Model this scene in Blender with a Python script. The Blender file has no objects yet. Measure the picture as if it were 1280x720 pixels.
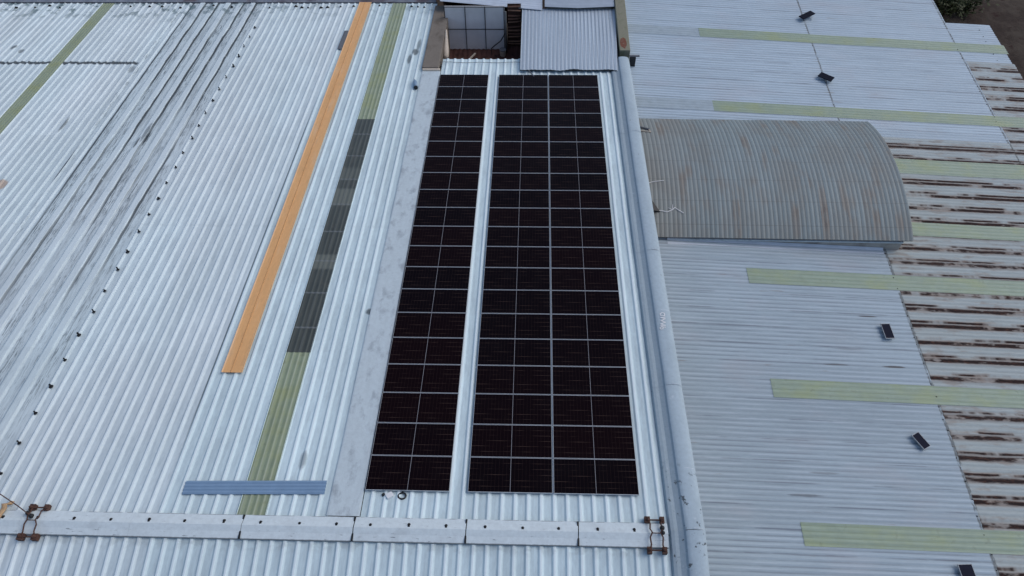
import bpy, bmesh, math, random
from mathutils import Vector, Matrix, noise as mnoise
R = math.radians
rnd = random.Random(7)
scene = bpy.context.scene
COL = scene.collection

# ------------------------------------------------------------------ helpers
class MB:
    """collects vertices and faces; build() links them as ONE mesh object"""
    def __init__(s): s.v = []; s.f = []
    def face(s, pts):
        i = len(s.v); s.v += [tuple(p) for p in pts]; s.f.append(tuple(range(i, i + len(pts))))
    def box(s, x0, x1, y0, y1, z0, z1):
        i = len(s.v)
        s.v += [(x0,y0,z0),(x1,y0,z0),(x1,y1,z0),(x0,y1,z0),(x0,y0,z1),(x1,y0,z1),(x1,y1,z1),(x0,y1,z1)]
        for a in ((3,2,1,0),(4,5,6,7),(0,1,5,4),(1,2,6,5),(2,3,7,6),(3,0,4,7)): s.f.append(tuple(i+k for k in a))
        return s
    def tube(s, pts, r, n=8, cap=True):
        pts = [Vector(p) for p in pts]; rings = []
        rr = r if isinstance(r, (list, tuple)) else [r]*len(pts)
        for k, p in enumerate(pts):
            d = (pts[min(k+1, len(pts)-1)] - pts[max(k-1, 0)]).normalized()
            a = d.cross(Vector((0,0,1)))
            if a.length < 1e-3: a = d.cross(Vector((1,0,0)))
            a.normalize(); b = d.cross(a)
            i = len(s.v); rings.append(i)
            for j in range(n):
                t = 2*math.pi*j/n; s.v.append(tuple(p + rr[k]*(a*math.cos(t) + b*math.sin(t))))
        for k in range(len(rings)-1):
            for j in range(n):
                s.f.append((rings[k]+j, rings[k]+(j+1) % n, rings[k+1]+(j+1) % n, rings[k+1]+j))
        if cap:
            s.f.append(tuple(rings[0]+j for j in range(n))[::-1]); s.f.append(tuple(rings[-1]+j for j in range(n)))
        return s
    def dome(s, c, r, h, n=10, flat=False):
        c = Vector(c); i = len(s.v); k = 3
        for q in range(k):
            t = q/k*math.pi/2
            for j in range(n):
                a = 2*math.pi*j/n; s.v.append((c.x+r*math.cos(t)*math.cos(a), c.y+r*math.cos(t)*math.sin(a), c.z+h*math.sin(t)))
        s.v.append((c.x, c.y, c.z+h))
        for q in range(k-1):
            for j in range(n): s.f.append((i+q*n+j, i+q*n+(j+1) % n, i+(q+1)*n+(j+1) % n, i+(q+1)*n+j))
        for j in range(n): s.f.append((i+(k-1)*n+j, i+(k-1)*n+(j+1) % n, i+k*n))
        return s
    def grid(s, rows):
        """rows: list of equal-length point lists"""
        i = len(s.v); n = len(rows[0])
        for r in rows: s.v += [tuple(p) for p in r]
        for a in range(len(rows)-1):
            for b in range(n-1):
                s.f.append((i+a*n+b, i+a*n+b+1, i+(a+1)*n+b+1, i+(a+1)*n+b))
        return s
    def build(s, name, mat, parent=None, rot=None, loc=None, bevel=0, solid=0, smooth=False):
        me = bpy.data.meshes.new(name); me.from_pydata(s.v, [], s.f); me.update()
        bm = bmesh.new(); bm.from_mesh(me); bmesh.ops.recalc_face_normals(bm, faces=bm.faces) if not solid else None
        bm.to_mesh(me); bm.free()
        me.materials.append(mat)
        o = bpy.data.objects.new(name, me); COL.objects.link(o)
        if parent: o.parent = parent
        if rot: o.rotation_euler = rot
        if loc: o.location = loc
        if solid:
            m = o.modifiers.new('solid', 'SOLIDIFY'); m.thickness = solid; m.offset = -1
        if bevel:
            m = o.modifiers.new('bevel', 'BEVEL'); m.width = bevel; m.segments = 2; m.limit_method = 'ANGLE'
        if smooth:
            for p in me.polygons: p.use_smooth = True
        return o

def tag(o, label=None, cat=None, group=None, kind=None):
    if label: o['label'] = label
    if cat: o['category'] = cat
    if group: o['group'] = group
    if kind: o['kind'] = kind
    elif cat: o['kind'] = 'thing'
    return o
def empty(name, label, cat, loc=(0,0,0), rot=(0,0,0), group=None):
    o = bpy.data.objects.new(name, None); COL.objects.link(o); o.empty_display_size = .2
    o.location = loc; o.rotation_euler = rot
    return tag(o, label, cat, group)
def copy_thing(o, label=None):
    c = o.copy(); COL.objects.link(c)
    if label: c['label'] = label
    for ch in list(o.children):
        d = ch.copy(); COL.objects.link(d); d.parent = c
        for g in ch.children:
            e = g.copy(); COL.objects.link(e); e.parent = d
    return c

# ------------------------------------------------------------------ node mini language
class N:
    def __init__(s, nt, sock): s.nt = nt; s.s = sock
    def _m(s, op, a, b=None, c=None):
        n = s.nt.nodes.new('ShaderNodeMath'); n.operation = op
        for i, x in enumerate((a, b, c)):
            if x is None: continue
            if isinstance(x, N): s.nt.links.new(x.s, n.inputs[i])
            else: n.inputs[i].default_value = x
        return N(s.nt, n.outputs[0])
    def __add__(s, o): return s._m('ADD', s, o)
    __radd__ = __add__
    def __sub__(s, o): return s._m('SUBTRACT', s, o)
    def __rsub__(s, o): return s._m('SUBTRACT', o, s)
    def __mul__(s, o): return s._m('MULTIPLY', s, o)
    __rmul__ = __mul__
    def __truediv__(s, o): return s._m('DIVIDE', s, o)
    def floor(s): return s._m('FLOOR', s)
    def frac(s): return s._m('FRACT', s)
    def abs(s): return s._m('ABSOLUTE', s)
    def max(s, o): return s._m('MAXIMUM', s, o)
    def min(s, o): return s._m('MINIMUM', s, o)
    def pow(s, o): return s._m('POWER', s, o)
    def gt(s, o): return s._m('GREATER_THAN', s, o)
    def step(s, a, b):           # smoothstep a..b (a>b inverts)
        n = s.nt.nodes.new('ShaderNodeMapRange'); n.interpolation_type = 'SMOOTHSTEP'
        s.nt.links.new(s.s, n.inputs['Value'])
        if a < b:
            n.inputs['From Min'].default_value = a; n.inputs['From Max'].default_value = b
        else:
            n.inputs['From Min'].default_value = b; n.inputs['From Max'].default_value = a
            n.inputs['To Min'].default_value = 1; n.inputs['To Max'].default_value = 0
        return N(s.nt, n.outputs['Result'])
    def band(s, a, b, e): return s.step(a-e, a+e) * s.step(b+e, b-e)

class Mat:
    def __init__(s, name, rough=.6, spec=.3, metal=0):
        s.m = bpy.data.materials.new(name); s.m.use_nodes = True
        s.nt = s.m.node_tree; s.b = s.nt.nodes['Principled BSDF']
        s.b.inputs['Roughness'].default_value = rough
        s.b.inputs['Specular IOR Level'].default_value = spec
        s.b.inputs['Metallic'].default_value = metal
        tc = s.nt.nodes.new('ShaderNodeTexCoord'); s.co = tc.outputs['Object']
        sp = s.nt.nodes.new('ShaderNodeSeparateXYZ'); s.nt.links.new(s.co, sp.inputs[0])
        s.x, s.y, s.z = (N(s.nt, o) for o in sp.outputs)
    def vec(s, x, y, z=0):
        n = s.nt.nodes.new('ShaderNodeCombineXYZ')
        for i, a in enumerate((x, y, z)):
            if isinstance(a, N): s.nt.links.new(a.s, n.inputs[i])
            else: n.inputs[i].default_value = a
        return n.outputs[0]
    def noise(s, sx=1, sy=1, sz=1, detail=3, rough=.55, off=0, vec=None):
        n = s.nt.nodes.new('ShaderNodeTexNoise'); n.inputs['Scale'].default_value = 1
        n.inputs['Detail'].default_value = detail; n.inputs['Roughness'].default_value = rough
        v = vec if vec else s.vec(s.x*sx + off, s.y*sy + off*1.7, s.z*sz)
        s.nt.links.new(v, n.inputs['Vector']); return N(s.nt, n.outputs['Fac'])
    def white(s, a, b=None):
        n = s.nt.nodes.new('ShaderNodeTexWhiteNoise'); n.noise_dimensions = '2D'
        s.nt.links.new(s.vec(a, b if b is not None else 0), n.inputs['Vector']); return N(s.nt, n.outputs['Value'])
    def objrand(s):
        n = s.nt.nodes.new('ShaderNodeObjectInfo'); return N(s.nt, n.outputs['Random'])
    def rgb(s, c):
        n = s.nt.nodes.new('ShaderNodeRGB'); n.outputs[0].default_value = (*c, 1); return n.outputs[0]
    def mix(s, fac, a, b):
        n = s.nt.nodes.new('ShaderNodeMix'); n.data_type = 'RGBA'
        if isinstance(fac, N): s.nt.links.new(fac.s, n.inputs[0])
        else: n.inputs[0].default_value = fac
        for k, c in ((6, a), (7, b)):
            if isinstance(c, tuple): n.inputs[k].default_value = (*c, 1)
            else: s.nt.links.new(c, n.inputs[k])
        return n.outputs[2]
    def scale(s, col, f):        # multiply colour by scalar node
        n = s.nt.nodes.new('ShaderNodeVectorMath'); n.operation = 'SCALE'
        if isinstance(col, tuple): n.inputs[0].default_value = col
        else: s.nt.links.new(col, n.inputs[0])
        s.nt.links.new(f.s, n.inputs['Scale']); return n.outputs[0]
    def blob(s, x0, y0, rx, ry, e=.35, nz=None):
        dx = (s.x - x0) / rx; dy = (s.y - y0) / ry
        d = (dx*dx + dy*dy)
        if nz is not None: d = d + (nz - .5) * 1.6
        return d.step(1+e, 1-e)
    def out(s, col, rough=None, bump=None, bs=.3, bd=.02):
        if isinstance(col, tuple): s.b.inputs['Base Color'].default_value = (*col, 1)
        else: s.nt.links.new(col, s.b.inputs['Base Color'])
        if rough is not None: s.nt.links.new(rough.s, s.b.inputs['Roughness'])
        if bump is not None:
            n = s.nt.nodes.new('ShaderNodeBump'); n.inputs['Strength'].default_value = bs; n.inputs['Distance'].default_value = bd
            s.nt.links.new(bump.s, n.inputs['Height']); s.nt.links.new(n.outputs[0], s.b.inputs['Normal'])
        return s.m

def simple(name, col, rough=.6, spec=.3, metal=0, var=.25, sc=6, dark=None, dk=.5):
    m = Mat(name, rough, spec, metal)
    n = m.noise(sc, sc, sc, 4)
    c = m.scale(col, n * (2*var) + (1 - var))
    if dark: c = m.mix(m.noise(sc*.6, sc*.6, sc*.6, 5, off=9).step(.5, .68) * dk, c, dark)
    return m.out(c, bump=n, bs=.15)

PITCH, X0 = .3655, .22                 # big ribs of the left warehouse
PR = .19                               # fine corrugation of the right warehouse
SL = R(7.6); CA, SA = math.cos(SL), math.sin(SL)
SR = R(3.6)

# ---- painted sheet of the left warehouse
def mat_left(front=False):
    m = Mat('painted_sheet_near' if front else 'painted_sheet', .62, .25)
    x, y = m.x, m.y
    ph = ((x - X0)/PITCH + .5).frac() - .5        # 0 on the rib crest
    sheet = ((x - X0 - PITCH*.5)/(PITCH*3)).floor()
    tint = m.white(sheet, (y/6.1).floor())
    cool = (.575, .705, .75); warm = (.60, .68, .715)
    band = (x.band(-60, -5.7, .05)) * (m.noise(.25, .1, .2, 2).step(.3, .7) * .6 + .4)
    c = m.mix(band, cool, warm)
    # worn, streaky paint running with the ribs
    st = m.noise(9, .35, 1, 4, .6)
    fine = m.noise(14, 5, 4, 4, .65, off=3)
    big = m.noise(.35, .22, .3, 3, off=11)
    c = m.scale(c, (tint*.10 + st*.30 + fine*.26 + big*.30) + .52)
    # grime lies in the pans; the cleaner crests get a painted-in highlight
    pan = ph.abs().step(.15, .26)
    g = m.noise(5, .8, 1, 5, .7, off=21).step(.38, .68)
    c = m.mix(pan * g * .38, c, (.33, .40, .45))
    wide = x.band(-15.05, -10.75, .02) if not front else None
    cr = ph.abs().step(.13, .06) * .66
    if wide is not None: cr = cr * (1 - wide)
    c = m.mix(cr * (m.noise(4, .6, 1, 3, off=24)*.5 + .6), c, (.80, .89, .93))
    dk = (.035, .045, .055)
    brk = m.noise(3, 1.1, 1, 5, .7, off=5)
    if not front:
        # cracked black coating beside the ribs of one old stretch
        reg = x.band(-15.1, -10.9, .25) * y.step(-2, 16)
        ph2 = ((x - X0)/(PITCH*2) + .5).frac() - .5
        flat2 = ph2.abs().step(.24, .30)
        c = m.mix(reg * ph2.abs().step(.20, .12) * (m.noise(6, .5, 1, 4, off=38)*.8 + .1), c, (.66, .75, .80))
        lw = m.noise(1.5, .45, 1, 3, .6, off=34)
        edge = (ph2 - .265 + (lw - .5)*.10 + (m.noise(1.2, .5, 1, 2, off=33) - .5)*.13).abs().step(.085, .04)
        edge2 = (ph2 - .42).abs().step(.035, .015)
        long_ = m.noise(1.4, .09, 1, 2, .5, off=31) + y*.011
        c = m.mix(reg * edge * long_.step(.54, .72) * brk.step(.24, .40) * .97, c, dk)
        c = m.mix(reg * edge2 * m.noise(2.9, .13, 1, 3, .6, off=35).step(.46, .60) * brk.step(.40, .55) * .8, c, dk)
        c = m.mix(reg * flat2 * (m.noise(5, .35, 1, 4, .65, off=37).step(.44, .62)*.42), c, (.27, .31, .335))
        crack = m.noise(22, 1.5, 1, 5, .75, off=41).step(.50, .60) * (flat2*.8 + .2)
        c = m.mix(x.band(-15.6, -10.6, .4) * crack * (m.noise(.8, .2, 1, 2, off=51).step(.35, .6)*.55 + .25), c, (.09, .11, .125))
        # end lap across the sheets, black with moss
        lap = (y - 24.60 + (m.noise(4, 1, 1, 3, off=61) - .5)*.35).abs().step(.17, .06)
        c = m.mix(lap * x.step(-15.5, -15.7) * brk.step(.2, .4) * .93, c, dk)
        lap2 = (y - 12.3 + (m.noise(4, 1, 1, 3, off=63) - .5)*.2).abs().step(.08, .03)
        c = m.mix(lap2 * brk.step(.45, .6) * .14, c, (.22, .25, .27))
        # moss at the eave
        mo = m.noise(1.7, 1.3, 1, 4, .6, off=71)
        c = m.mix(y.step(28.6, 30.8) * mo.step(.50, .60) * .8 * (x.step(-6, -16)*.6 + .4), c, (.08, .135, .15))
        for bx, by, rx, ry, a in ((-16.95, 19.1, .07, .55, .7), (-12.87, 18.5, .09, .7, .6), (-12.72, 18.1, .06, .5, .9), (-13.0, 17.7, .05, .4, .8), (-15.53, 16.0, .05, 1.1, .9),
                                  (-15.71, 24.0, .15, .3, .4), (-1.43, 26.6, .1, .55, .55), (-1.52, 25.8, .16, .3, .75), (-1.75, 25.1, .1, .45, .7),
                                  (-22.9, 26.2, .15, .2, .7), (-22.3, 25.8, .12, .2, .6), (-2.0, 2.05, .1, .3, .5), (-1.0, 7.9, .12, .14, .8),
                                  (-.5, 12.9, .1, .3, .6), (-.35, 9.3, .06, .1, .6)):
            c = m.mix(m.blob(bx, by, rx, ry, .7, m.noise(9, 4, 1, 4, .7, off=81)) * a, c, dk)
        c = m.mix(m.blob(-17.75, 14.7, .4, .35) * .7, c, (.45, .30, .2))
    else:
        c = m.mix(y.step(-.75, -.42) * m.noise(3, 3, 1, 4, off=91).step(.45, .6) * .3, c, (.2, .23, .25))
    # open side seam of two sheets
    if not front:
        seam = (x + 5.72).abs().step(.035, .015) * y.band(3, 20, 2)
        c = m.mix(seam * .85, c, (.07, .09, .11))
    return m.out(c, bump=fine, bs=.12)

def mat_right(name, rust=False, base=(.333, .415, .475)):
    """u = x along the slope, v = y across the corrugation"""
    m = Mat(name, .75 if rust else .55, .12 if rust else .35)
    x, y = m.x, m.y
    row = ((y + .11)/.78).floor(); t = m.white(row, (x/9.96).floor())
    st = m.noise(.35, 7, 1, 4, .6); fine = m.noise(5, 12, 4, 4, .65, off=3)
    big = m.noise(.25, .3, .3, 3, off=13)
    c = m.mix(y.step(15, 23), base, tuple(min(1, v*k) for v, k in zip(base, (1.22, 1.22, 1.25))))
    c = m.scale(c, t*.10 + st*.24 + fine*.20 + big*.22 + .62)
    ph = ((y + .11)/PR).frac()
    c = m.mix((ph - .5).abs().step(.30, .44) * m.noise(.6, 3, 1, 4, off=17).step(.25, .6) * (t*.35 + .28), c, (.16, .19, .235))  # valley grime, deepened to paint in the shading of the corrugation
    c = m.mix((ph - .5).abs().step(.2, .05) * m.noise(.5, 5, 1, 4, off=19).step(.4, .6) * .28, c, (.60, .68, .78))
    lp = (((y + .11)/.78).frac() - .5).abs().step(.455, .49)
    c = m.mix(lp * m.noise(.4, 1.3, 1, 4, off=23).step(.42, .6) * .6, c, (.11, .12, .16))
    if rust:
        c = m.mix(.7, c, m.scale((.42, .455, .435), fine*.3 + st*.4 + .65))
        fr = ((y + .11)/.78).frac()
        w = (m.noise(1.1, 6, 1, 4, .6, off=29) - .5) * .12
        n1 = m.noise(vec=m.vec(x*.50, row*3.7, 2.0), detail=4, rough=.6)
        n2 = m.noise(vec=m.vec(x*.62, row*3.7 + 50, 7.0), detail=4, rough=.6)
        d1 = (fr + w - .50).abs(); d2 = (fr + w*.8 - .74).abs()
        h1 = d1.step(.26, .06) * n1.step(.30, .44); h2 = d2.step(.17, .04) * n2.step(.38, .52)
        c = m.mix(h1.max(h2) * .62, c, (.225, .155, .12))
        pt = m.noise(.8, 3.2, 1, 5, .65, off=67).step(.50, .66)
        c = m.mix(pt * .5, c, (.27, .205, .165))
        k1 = (d1 + (m.noise(1.6, 7, 1, 4, .7, off=39) - .5)*.17).step(.15, .05) * (n1 + (m.noise(1.7, 5, 1, 3, .6, off=77) - .5)*.45).step(.40, .50); k2 = (d2 + (m.noise(2.5, 9, 1, 4, .7, off=49) - .5)*.08).step(.085, .03) * n2.step(.44, .54)
        c = m.mix(k1.max(k2) * .96, c, m.mix(m.noise(5, 14, 1, 4, off=37).step(.45, .75), (.016, .007, .008), (.075, .028, .018)))
        sm = (x - 10.07).abs().min((x - 18.06).abs())
    else:
        sm = (x - 10.03).abs().min((x - 18.0).abs())
        sp = m.noise(.55, 5.5, 1, 4, .6, off=43).step(.66, .74)
        c = m.mix(sp * .55, c, (.22, .18, .16))
        c = m.mix(m.noise(.3, .5, 1, 3, off=47).step(.5, .75) * .25, c, (.42, .40, .43))
        for bx, by, rx, a in ((8.40, 9.94, .35, .8), (8.82, 7.70, .4, .85), (6.64, 7.69, .45, .5), (7.25, 8.38, .6, .3), (5.2, 3.4, .5, .4), (4.4, 2.6, .6, .5)):
            c = m.mix(m.blob(bx, by, rx, .04, .6, m.noise(3, 9, 1, 3, off=53)) * a, c, (.05, .04, .04))
    gm = m.noise(6, 2.2, 1, 4, .7, off=57)
    c = m.mix((sm + (gm - .5)*.10).step(.07, .02) * gm.step(.36, .52) * .75, c, (.07, .075, .07))
    return m.out(c, bump=fine, bs=.12)

GA, GB = (-20.20, -19.52), (-3.46, -2.68)
def mat_skylight(name, base, across_y=True):
    m = Mat(name, .45, .35)
    x, y = (m.x, m.y)
    n = m.noise(.6, 6, 1, 4, off=3) if across_y else m.noise(6, .5, 1, 4, off=3)
    n2 = m.noise(3, 3, 3, 4, off=8)
    c = m.scale(base, n*.5 + n2*.35 + .62)
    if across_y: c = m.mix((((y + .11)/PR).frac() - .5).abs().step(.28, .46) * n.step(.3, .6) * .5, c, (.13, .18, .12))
    else: c = m.mix((((x - GB[0])/.196 + .18).frac() - .5).abs().step(.14, .05) * .5, c, (.46, .50, .40))
    c = m.mix(m.noise(.7, .9, 1, 4, off=18).step(.45, .7) * .55, c, (base[0]*1.15, base[1]*1.06, base[2]*.68))
    c = m.mix(n2.step(.6, .75) * .35, c, (.12, .13, .09))
    return m.out(c, bump=n2, bs=.1)

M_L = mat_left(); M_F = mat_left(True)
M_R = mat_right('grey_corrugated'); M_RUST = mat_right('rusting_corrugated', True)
M_PATCH = simple('patched_sheet', (.345, .42, .475), .6, var=.2, sc=3)
M_GREEN_L = mat_skylight('green_fibreglass_long', (.25, .30, .205), False)
M_GREEN_R = mat_skylight('green_fibreglass', (.27, .345, .275))

def mat_dark_poly():
    m = Mat('dark_inside_polycarbonate', .35, .4)
    n = m.noise(5, .8, 1, 4); pale = m.y.band(13.55, 14.6, .1).max(m.y.band(9.95, 10.7, .08)).max(m.y.band(15.2, 16.0, .15)*.6)
    c = m.scale((.058, .066, .060), n*.8 + .6)  # unlit interior seen through the sheet, painted as its colour
    c = m.mix((((m.x - GB[0])/.196 + .18).frac() - .5).abs().step(.16, .05) * .22, c, (.20, .225, .20))
    c = m.mix(pale * .75, c, (.15, .165, .145))
    ln = (m.y/1.62 + .1).frac()
    c = m.mix((ln - .5).abs().step(.03, .012) * .6, c, (.18, .2, .21))
    ln2 = ((m.x + 3.05).abs()).step(.03, .012)
    c = m.mix(ln2 * .22 * m.noise(3, .6, 1, 3, off=4).step(.4, .6), c, (.3, .3, .28))
    c = m.mix(m.noise(2, 1.2, 1, 4, off=12).step(.55, .75) * .3, c, (.13, .12, .10))
    return m.out(c)
M_DARKPOLY = mat_dark_poly()

def mat_barrel():
    m = Mat('weathered_zinc', .55, .35)
    x, y = m.x, m.y
    rib = (x/PR).floor(); t = m.white((x/(PR*4)).floor(), 3.0); tr = m.white(rib, 9.0)
    st = m.noise(8, .5, .5, 4); fine = m.noise(12, 6, 6, 4, off=5)
    c = m.scale((.225, .272, .285), t*.12 + tr*.10 + st*.28 + fine*.22 + .64)
    c = m.mix(x.step(3.0, .8) * .4, c, (.29, .285, .26))
    gr = m.noise(.9, .5, .5, 4, off=15).step(.42, .66)
    c = m.mix(gr * .42, c, (.205, .195, .175))
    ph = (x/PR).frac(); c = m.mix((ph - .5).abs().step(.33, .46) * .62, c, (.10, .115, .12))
    rs = m.noise(vec=m.vec((x/PR/1.6).floor()*1.37, y*.26, 4.0), detail=3, rough=.6); rs2 = m.noise(3, .8, 1, 4, off=25)
    c = m.mix(rs.step(.50, .64) * rs2.step(.3, .55) * .5, c, (.20, .145, .105))
    c = m.mix(rs.step(.62, .72) * rs2.step(.47, .6) * .6, c, (.09, .05, .045))
    lap = ((y/1.05).frac() - .5).abs().step(.022, .008)
    c = m.mix(lap * .35, c, (.12, .12, .12))
    return m.out(c, bump=fine, bs=.15)
M_BARREL = mat_barrel()

def mat_concrete(name, col, dark, amt=.6, sc=1.3, spots=False):
    m = Mat(name, .8, .2)
    a = m.noise(sc, sc*.6, sc, 5, .65); b = m.noise(9, 9, 9, 4, off=4); s_ = m.noise(5, .4, 1, 4, off=9)
    c = m.scale(col, a*.3 + b*.25 + s_*.15 + .65)
    c = m.mix(a.step(.48, .72) * amt, c, dark)
    if spots:
        c = m.mix(m.noise(5, 4, 1, 4, .6, off=31).step(.60, .66) * m.y.step(2.6, .9) * .85, c, (.05, .055, .06))
        c = m.mix(m.noise(6, 3, 1, 4, .6, off=35).step(.68, .73) * .6, c, (.10, .11, .12))
        c = m.mix(m.noise(4, 2.5, 1, 4, .6, off=41).step(.66, .74) * .5, c, (.55, .62, .68))
    return m.out(c, bump=b, bs=.25)
M_FLAT = mat_concrete('pale_cement_strip', (.53, .615, .66), (.33, .38, .42), .9, 2.6)
def mat_ridge():
    m = Mat('painted_ridge_cap', .75, .2)
    a = m.noise(1.3, 1.6, 1, 5, .65); b = m.noise(9, 9, 9, 4, off=4)
    c = m.scale((.64, .725, .765), a*.28 + b*.28 + .70)
    c = m.mix(a.step(.5, .72) * .5, c, (.42, .47, .50))
    sc = m.noise(2.6, 16, 1, 5, .7, off=12)
    c = m.mix(sc.step(.61, .68) * (m.y.band(-.34, -.12, .03) + m.y.band(.02, .22, .03)*.5) * .8, c, (.10, .12, .14))
    c = m.mix((m.y + .352 + (b - .5)*.02).abs().step(.03, .008) * .8, c, (.06, .07, .08))  # shadow under the cap's lower edge, painted as a dark line
    c = m.mix((m.y - .312 + (b - .5)*.03).abs().step(.03, .008) * m.noise(3, 3, 1, 4, off=15).step(.42, .55) * .7, c, (.14, .16, .19))
    return m.out(c, bump=b, bs=.25)
M_RIDGE = mat_ridge()
M_BROWN = mat_concrete('stained_brown_cement', (.20, .175, .15), (.10, .085, .07), .8)
M_MOSS = mat_concrete('mossy_cement', (.24, .235, .18), (.13, .15, .08), .8, 2.5)
M_GALV = mat_concrete('galvanised_flashing', (.40, .49, .555), (.31, .385, .44), .6, .9, True)
M_GALV_SHADED = mat_concrete('galvanised_upstand_shaded', (.34, .42, .475), (.26, .32, .37), .6, .9, True)  # flashing metal darkened: shade of the left-facing side painted in
M_WALL = mat_concrete('rendered_wall', (.34, .33, .31), (.2, .19, .18))
M_DARK = simple('dark_metal', (.02, .022, .025), .5, .3)
M_BOLT = simple('bolt_rubber', (.02, .02, .022), .6, .2)
M_RUSTY = simple('rusty_iron', (.10, .055, .043), .8, .2, var=.5, sc=20, dark=(.04, .02, .018), dk=.7)
M_DKRUST = simple('dark_rusty_sheet', (.055, .028, .022), .8, .2, var=.5, sc=4, dark=(.012, .008, .008), dk=.6)
M_LIGHTFRAME = simple('lamp_frame', (.36, .39, .42), .5, var=.2)
M_FRAME = simple('anodised_aluminium', (.50, .52, .55), .4, .5, .3, var=.06)
M_WHITE = simple('white_paint', (.72, .74, .76), .5, var=.1)
M_TARP = simple('white_wall_panel', (.70, .70, .71), .6, var=.2, sc=1.5)
M_CREAM = simple('cream_board', (.55, .48, .40), .7, var=.2)
M_BLUE = simple('blue_grey_sheet', (.20, .31, .455), .45, .4, var=.15, sc=3)
M_ORANGE = None
def mat_orange():
    m = Mat('orange_steel', .5, .35)
    n = m.noise(3, .5, 1, 4); f = m.noise(14, 4, 3, 4, off=4)
    c = m.scale((.76, .42, .18), n*.3 + f*.25 + .72)
    c = m.mix(n.step(.52, .7)*.4, c, (.66, .47, .30))
    c = m.mix(m.noise(5, 1.2, 1, 5, .7, off=14).step(.52, .68)*.28, c, (.42, .26, .14))
    c = m.mix((m.x.abs() - .31).abs().step(.035, .01) * .3, c, (.85, .62, .40))
    c = m.mix((m.x + .03).abs().step(.03, .012)*.6, c, (.34, .17, .06))
    return m.out(c, bump=f, bs=.1)
M_ORANGE = mat_orange()
M_SCRAP = simple('grey_scrap', (.13, .14, .16), .6, var=.3)
M_CLOTH = simple('orange_cloth', (.50, .34, .20), .9, var=.4, sc=12)
M_CONDUIT = simple('black_plastic', (.015, .016, .018), .4, .4)
M_SEAL = simple('sealant', (.70, .70, .70), .6, var=.15)
M_JOINT = simple('joint_sealant', (.50, .57, .63), .6, var=.3, sc=14)
M_APRON = simple('pale_apron', (.52, .58, .66), .5, var=.2, sc=2)
M_RUSTSTAIN = simple('rust_stain', (.19, .085, .06), .9, .1, var=.5, sc=7, dark=(.24, .2, .16), dk=.8)
M_SOIL = None

def mat_cell():
    m = Mat('solar_cells', .25, .035)
    x, y = m.x, m.y
    r = m.objrand()
    base = m.mix(r, (.0036, .0022, .0036), (.0060, .0023, .0034))
    cy = ((y + .548)/.1827).frac(); cx = ((x.abs() - .012)/.107).frac()
    gl = (cy - .5).abs().step(.455, .485); gv = (cx - .5).abs().step(.465, .49)
    nz = m.noise(1.5, 40, 1, 2, off=2).step(.42, .62)
    c = m.mix(gl * nz * .7, base, (.095, .062, .054))
    c = m.mix(gv * .42, c, (.070, .044, .042))
    du = m.noise(vec=m.vec(x*1.3 + r*37, y*1.6, r*9), detail=4, rough=.6)
    c = m.mix(du.step(.5, .75) * .008, c, (.20, .19, .19))
    fine = (((y + .548)/.0183).frac() - .5).abs().step(.3, .48)
    c = m.mix(fine * .10, c, (.02, .012, .02))
    return m.out(c)
M_CELL = mat_cell()
M_BUS = simple('panel_gap_line', (.24, .25, .28), .5, var=.1)

def mat_soil():
    m = Mat('dark_soil', .95, .1)
    a = m.noise(.5, .5, .5, 6, .65); b = m.noise(3, 3, 3, 5, .7, off=4)
    c = m.scale(m.mix(a.step(.4, .65), (.055, .042, .036), (.085, .07, .058)), b*.9 + .5)
    c = m.mix(m.noise(1.1, 1.1, 1, 4, off=9).step(.58, .7)*.7, c, (.03, .012, .012))
    return m.out(c, bump=b, bs=.6, bd=.08)
M_SOIL = mat_soil()
def mat_leaf():
    m = Mat('dark_leaves', .6, .2)
    c = m.mix(m.noise(6, 6, 6, 3), (.015, .025, .010), (.055, .065, .022))
    return m.out(c)
M_LEAF = mat_leaf()
M_BARK = simple('bark', (.06, .045, .03), .9)

# ------------------------------------------------------------------ corrugated sheets
def rib_profile(xa, xb):
    """(x, h) of the wide trapezoid ribs between xa and xb"""
    pts = [(xa, 0.0)]
    k0 = math.ceil((xa - X0)/PITCH - .5); k = k0
    while X0 + k*PITCH < xb + .2:
        c = X0 + k*PITCH
        if -15.05 < c < -10.75:
            if k % 2 == 0:
                for dx, h in ((-.20, 0), (-.18, .006), (-.125, .048), (-.10, .054), (.10, .054), (.125, .048), (.18, .006), (.20, 0)): pts.append((c+dx, h))
            k += 1; continue
        for dx, h in ((-.098, 0), (-.080, .003), (-.036, .036), (-.022, .042), (.022, .042), (.036, .036), (.080, .003), (.098, 0)):
            if xa + .004 < c + dx < xb - .004: pts.append((c+dx, h))
        k += 1
    pts.append((xb, pts[-1][1] if abs(pts[-1][1]) > .05 else 0.0)); return pts
def fine_profile(va, vb, amp=.022, n=6, ph=0):
    pts = []; k = int(round((vb - va)/PR*n))
    for i in range(k+1):
        v = va + (vb - va)*i/k
        a = ((v + .11 + ph)/PR) % 1.0
        pts.append((v, amp*(.5 - .5*math.cos(2*math.pi*a))))
    return pts
def jit(a, b, s=.006):
    return s*(mnoise.noise(Vector((a*.45, b*.22, 3.1))) + .5*mnoise.noise(Vector((a*2.1, b*.6, 8.3))))
def big_sheet(mb, xa, xb, ya, yb, h=0, step=1.2, jt=.012, lap=0):
    prof = rib_profile(xa, xb); n = max(2, int(abs(yb - ya)/step) + 1)
    rows = []
    for i in range(n+1):
        y = ya + (yb - ya)*i/n
        rows.append([(x + jit(y, x, .004), y, hh + h + jit(x, y, jt)) for x, hh in prof])
    mb.grid(rows); return mb
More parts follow.
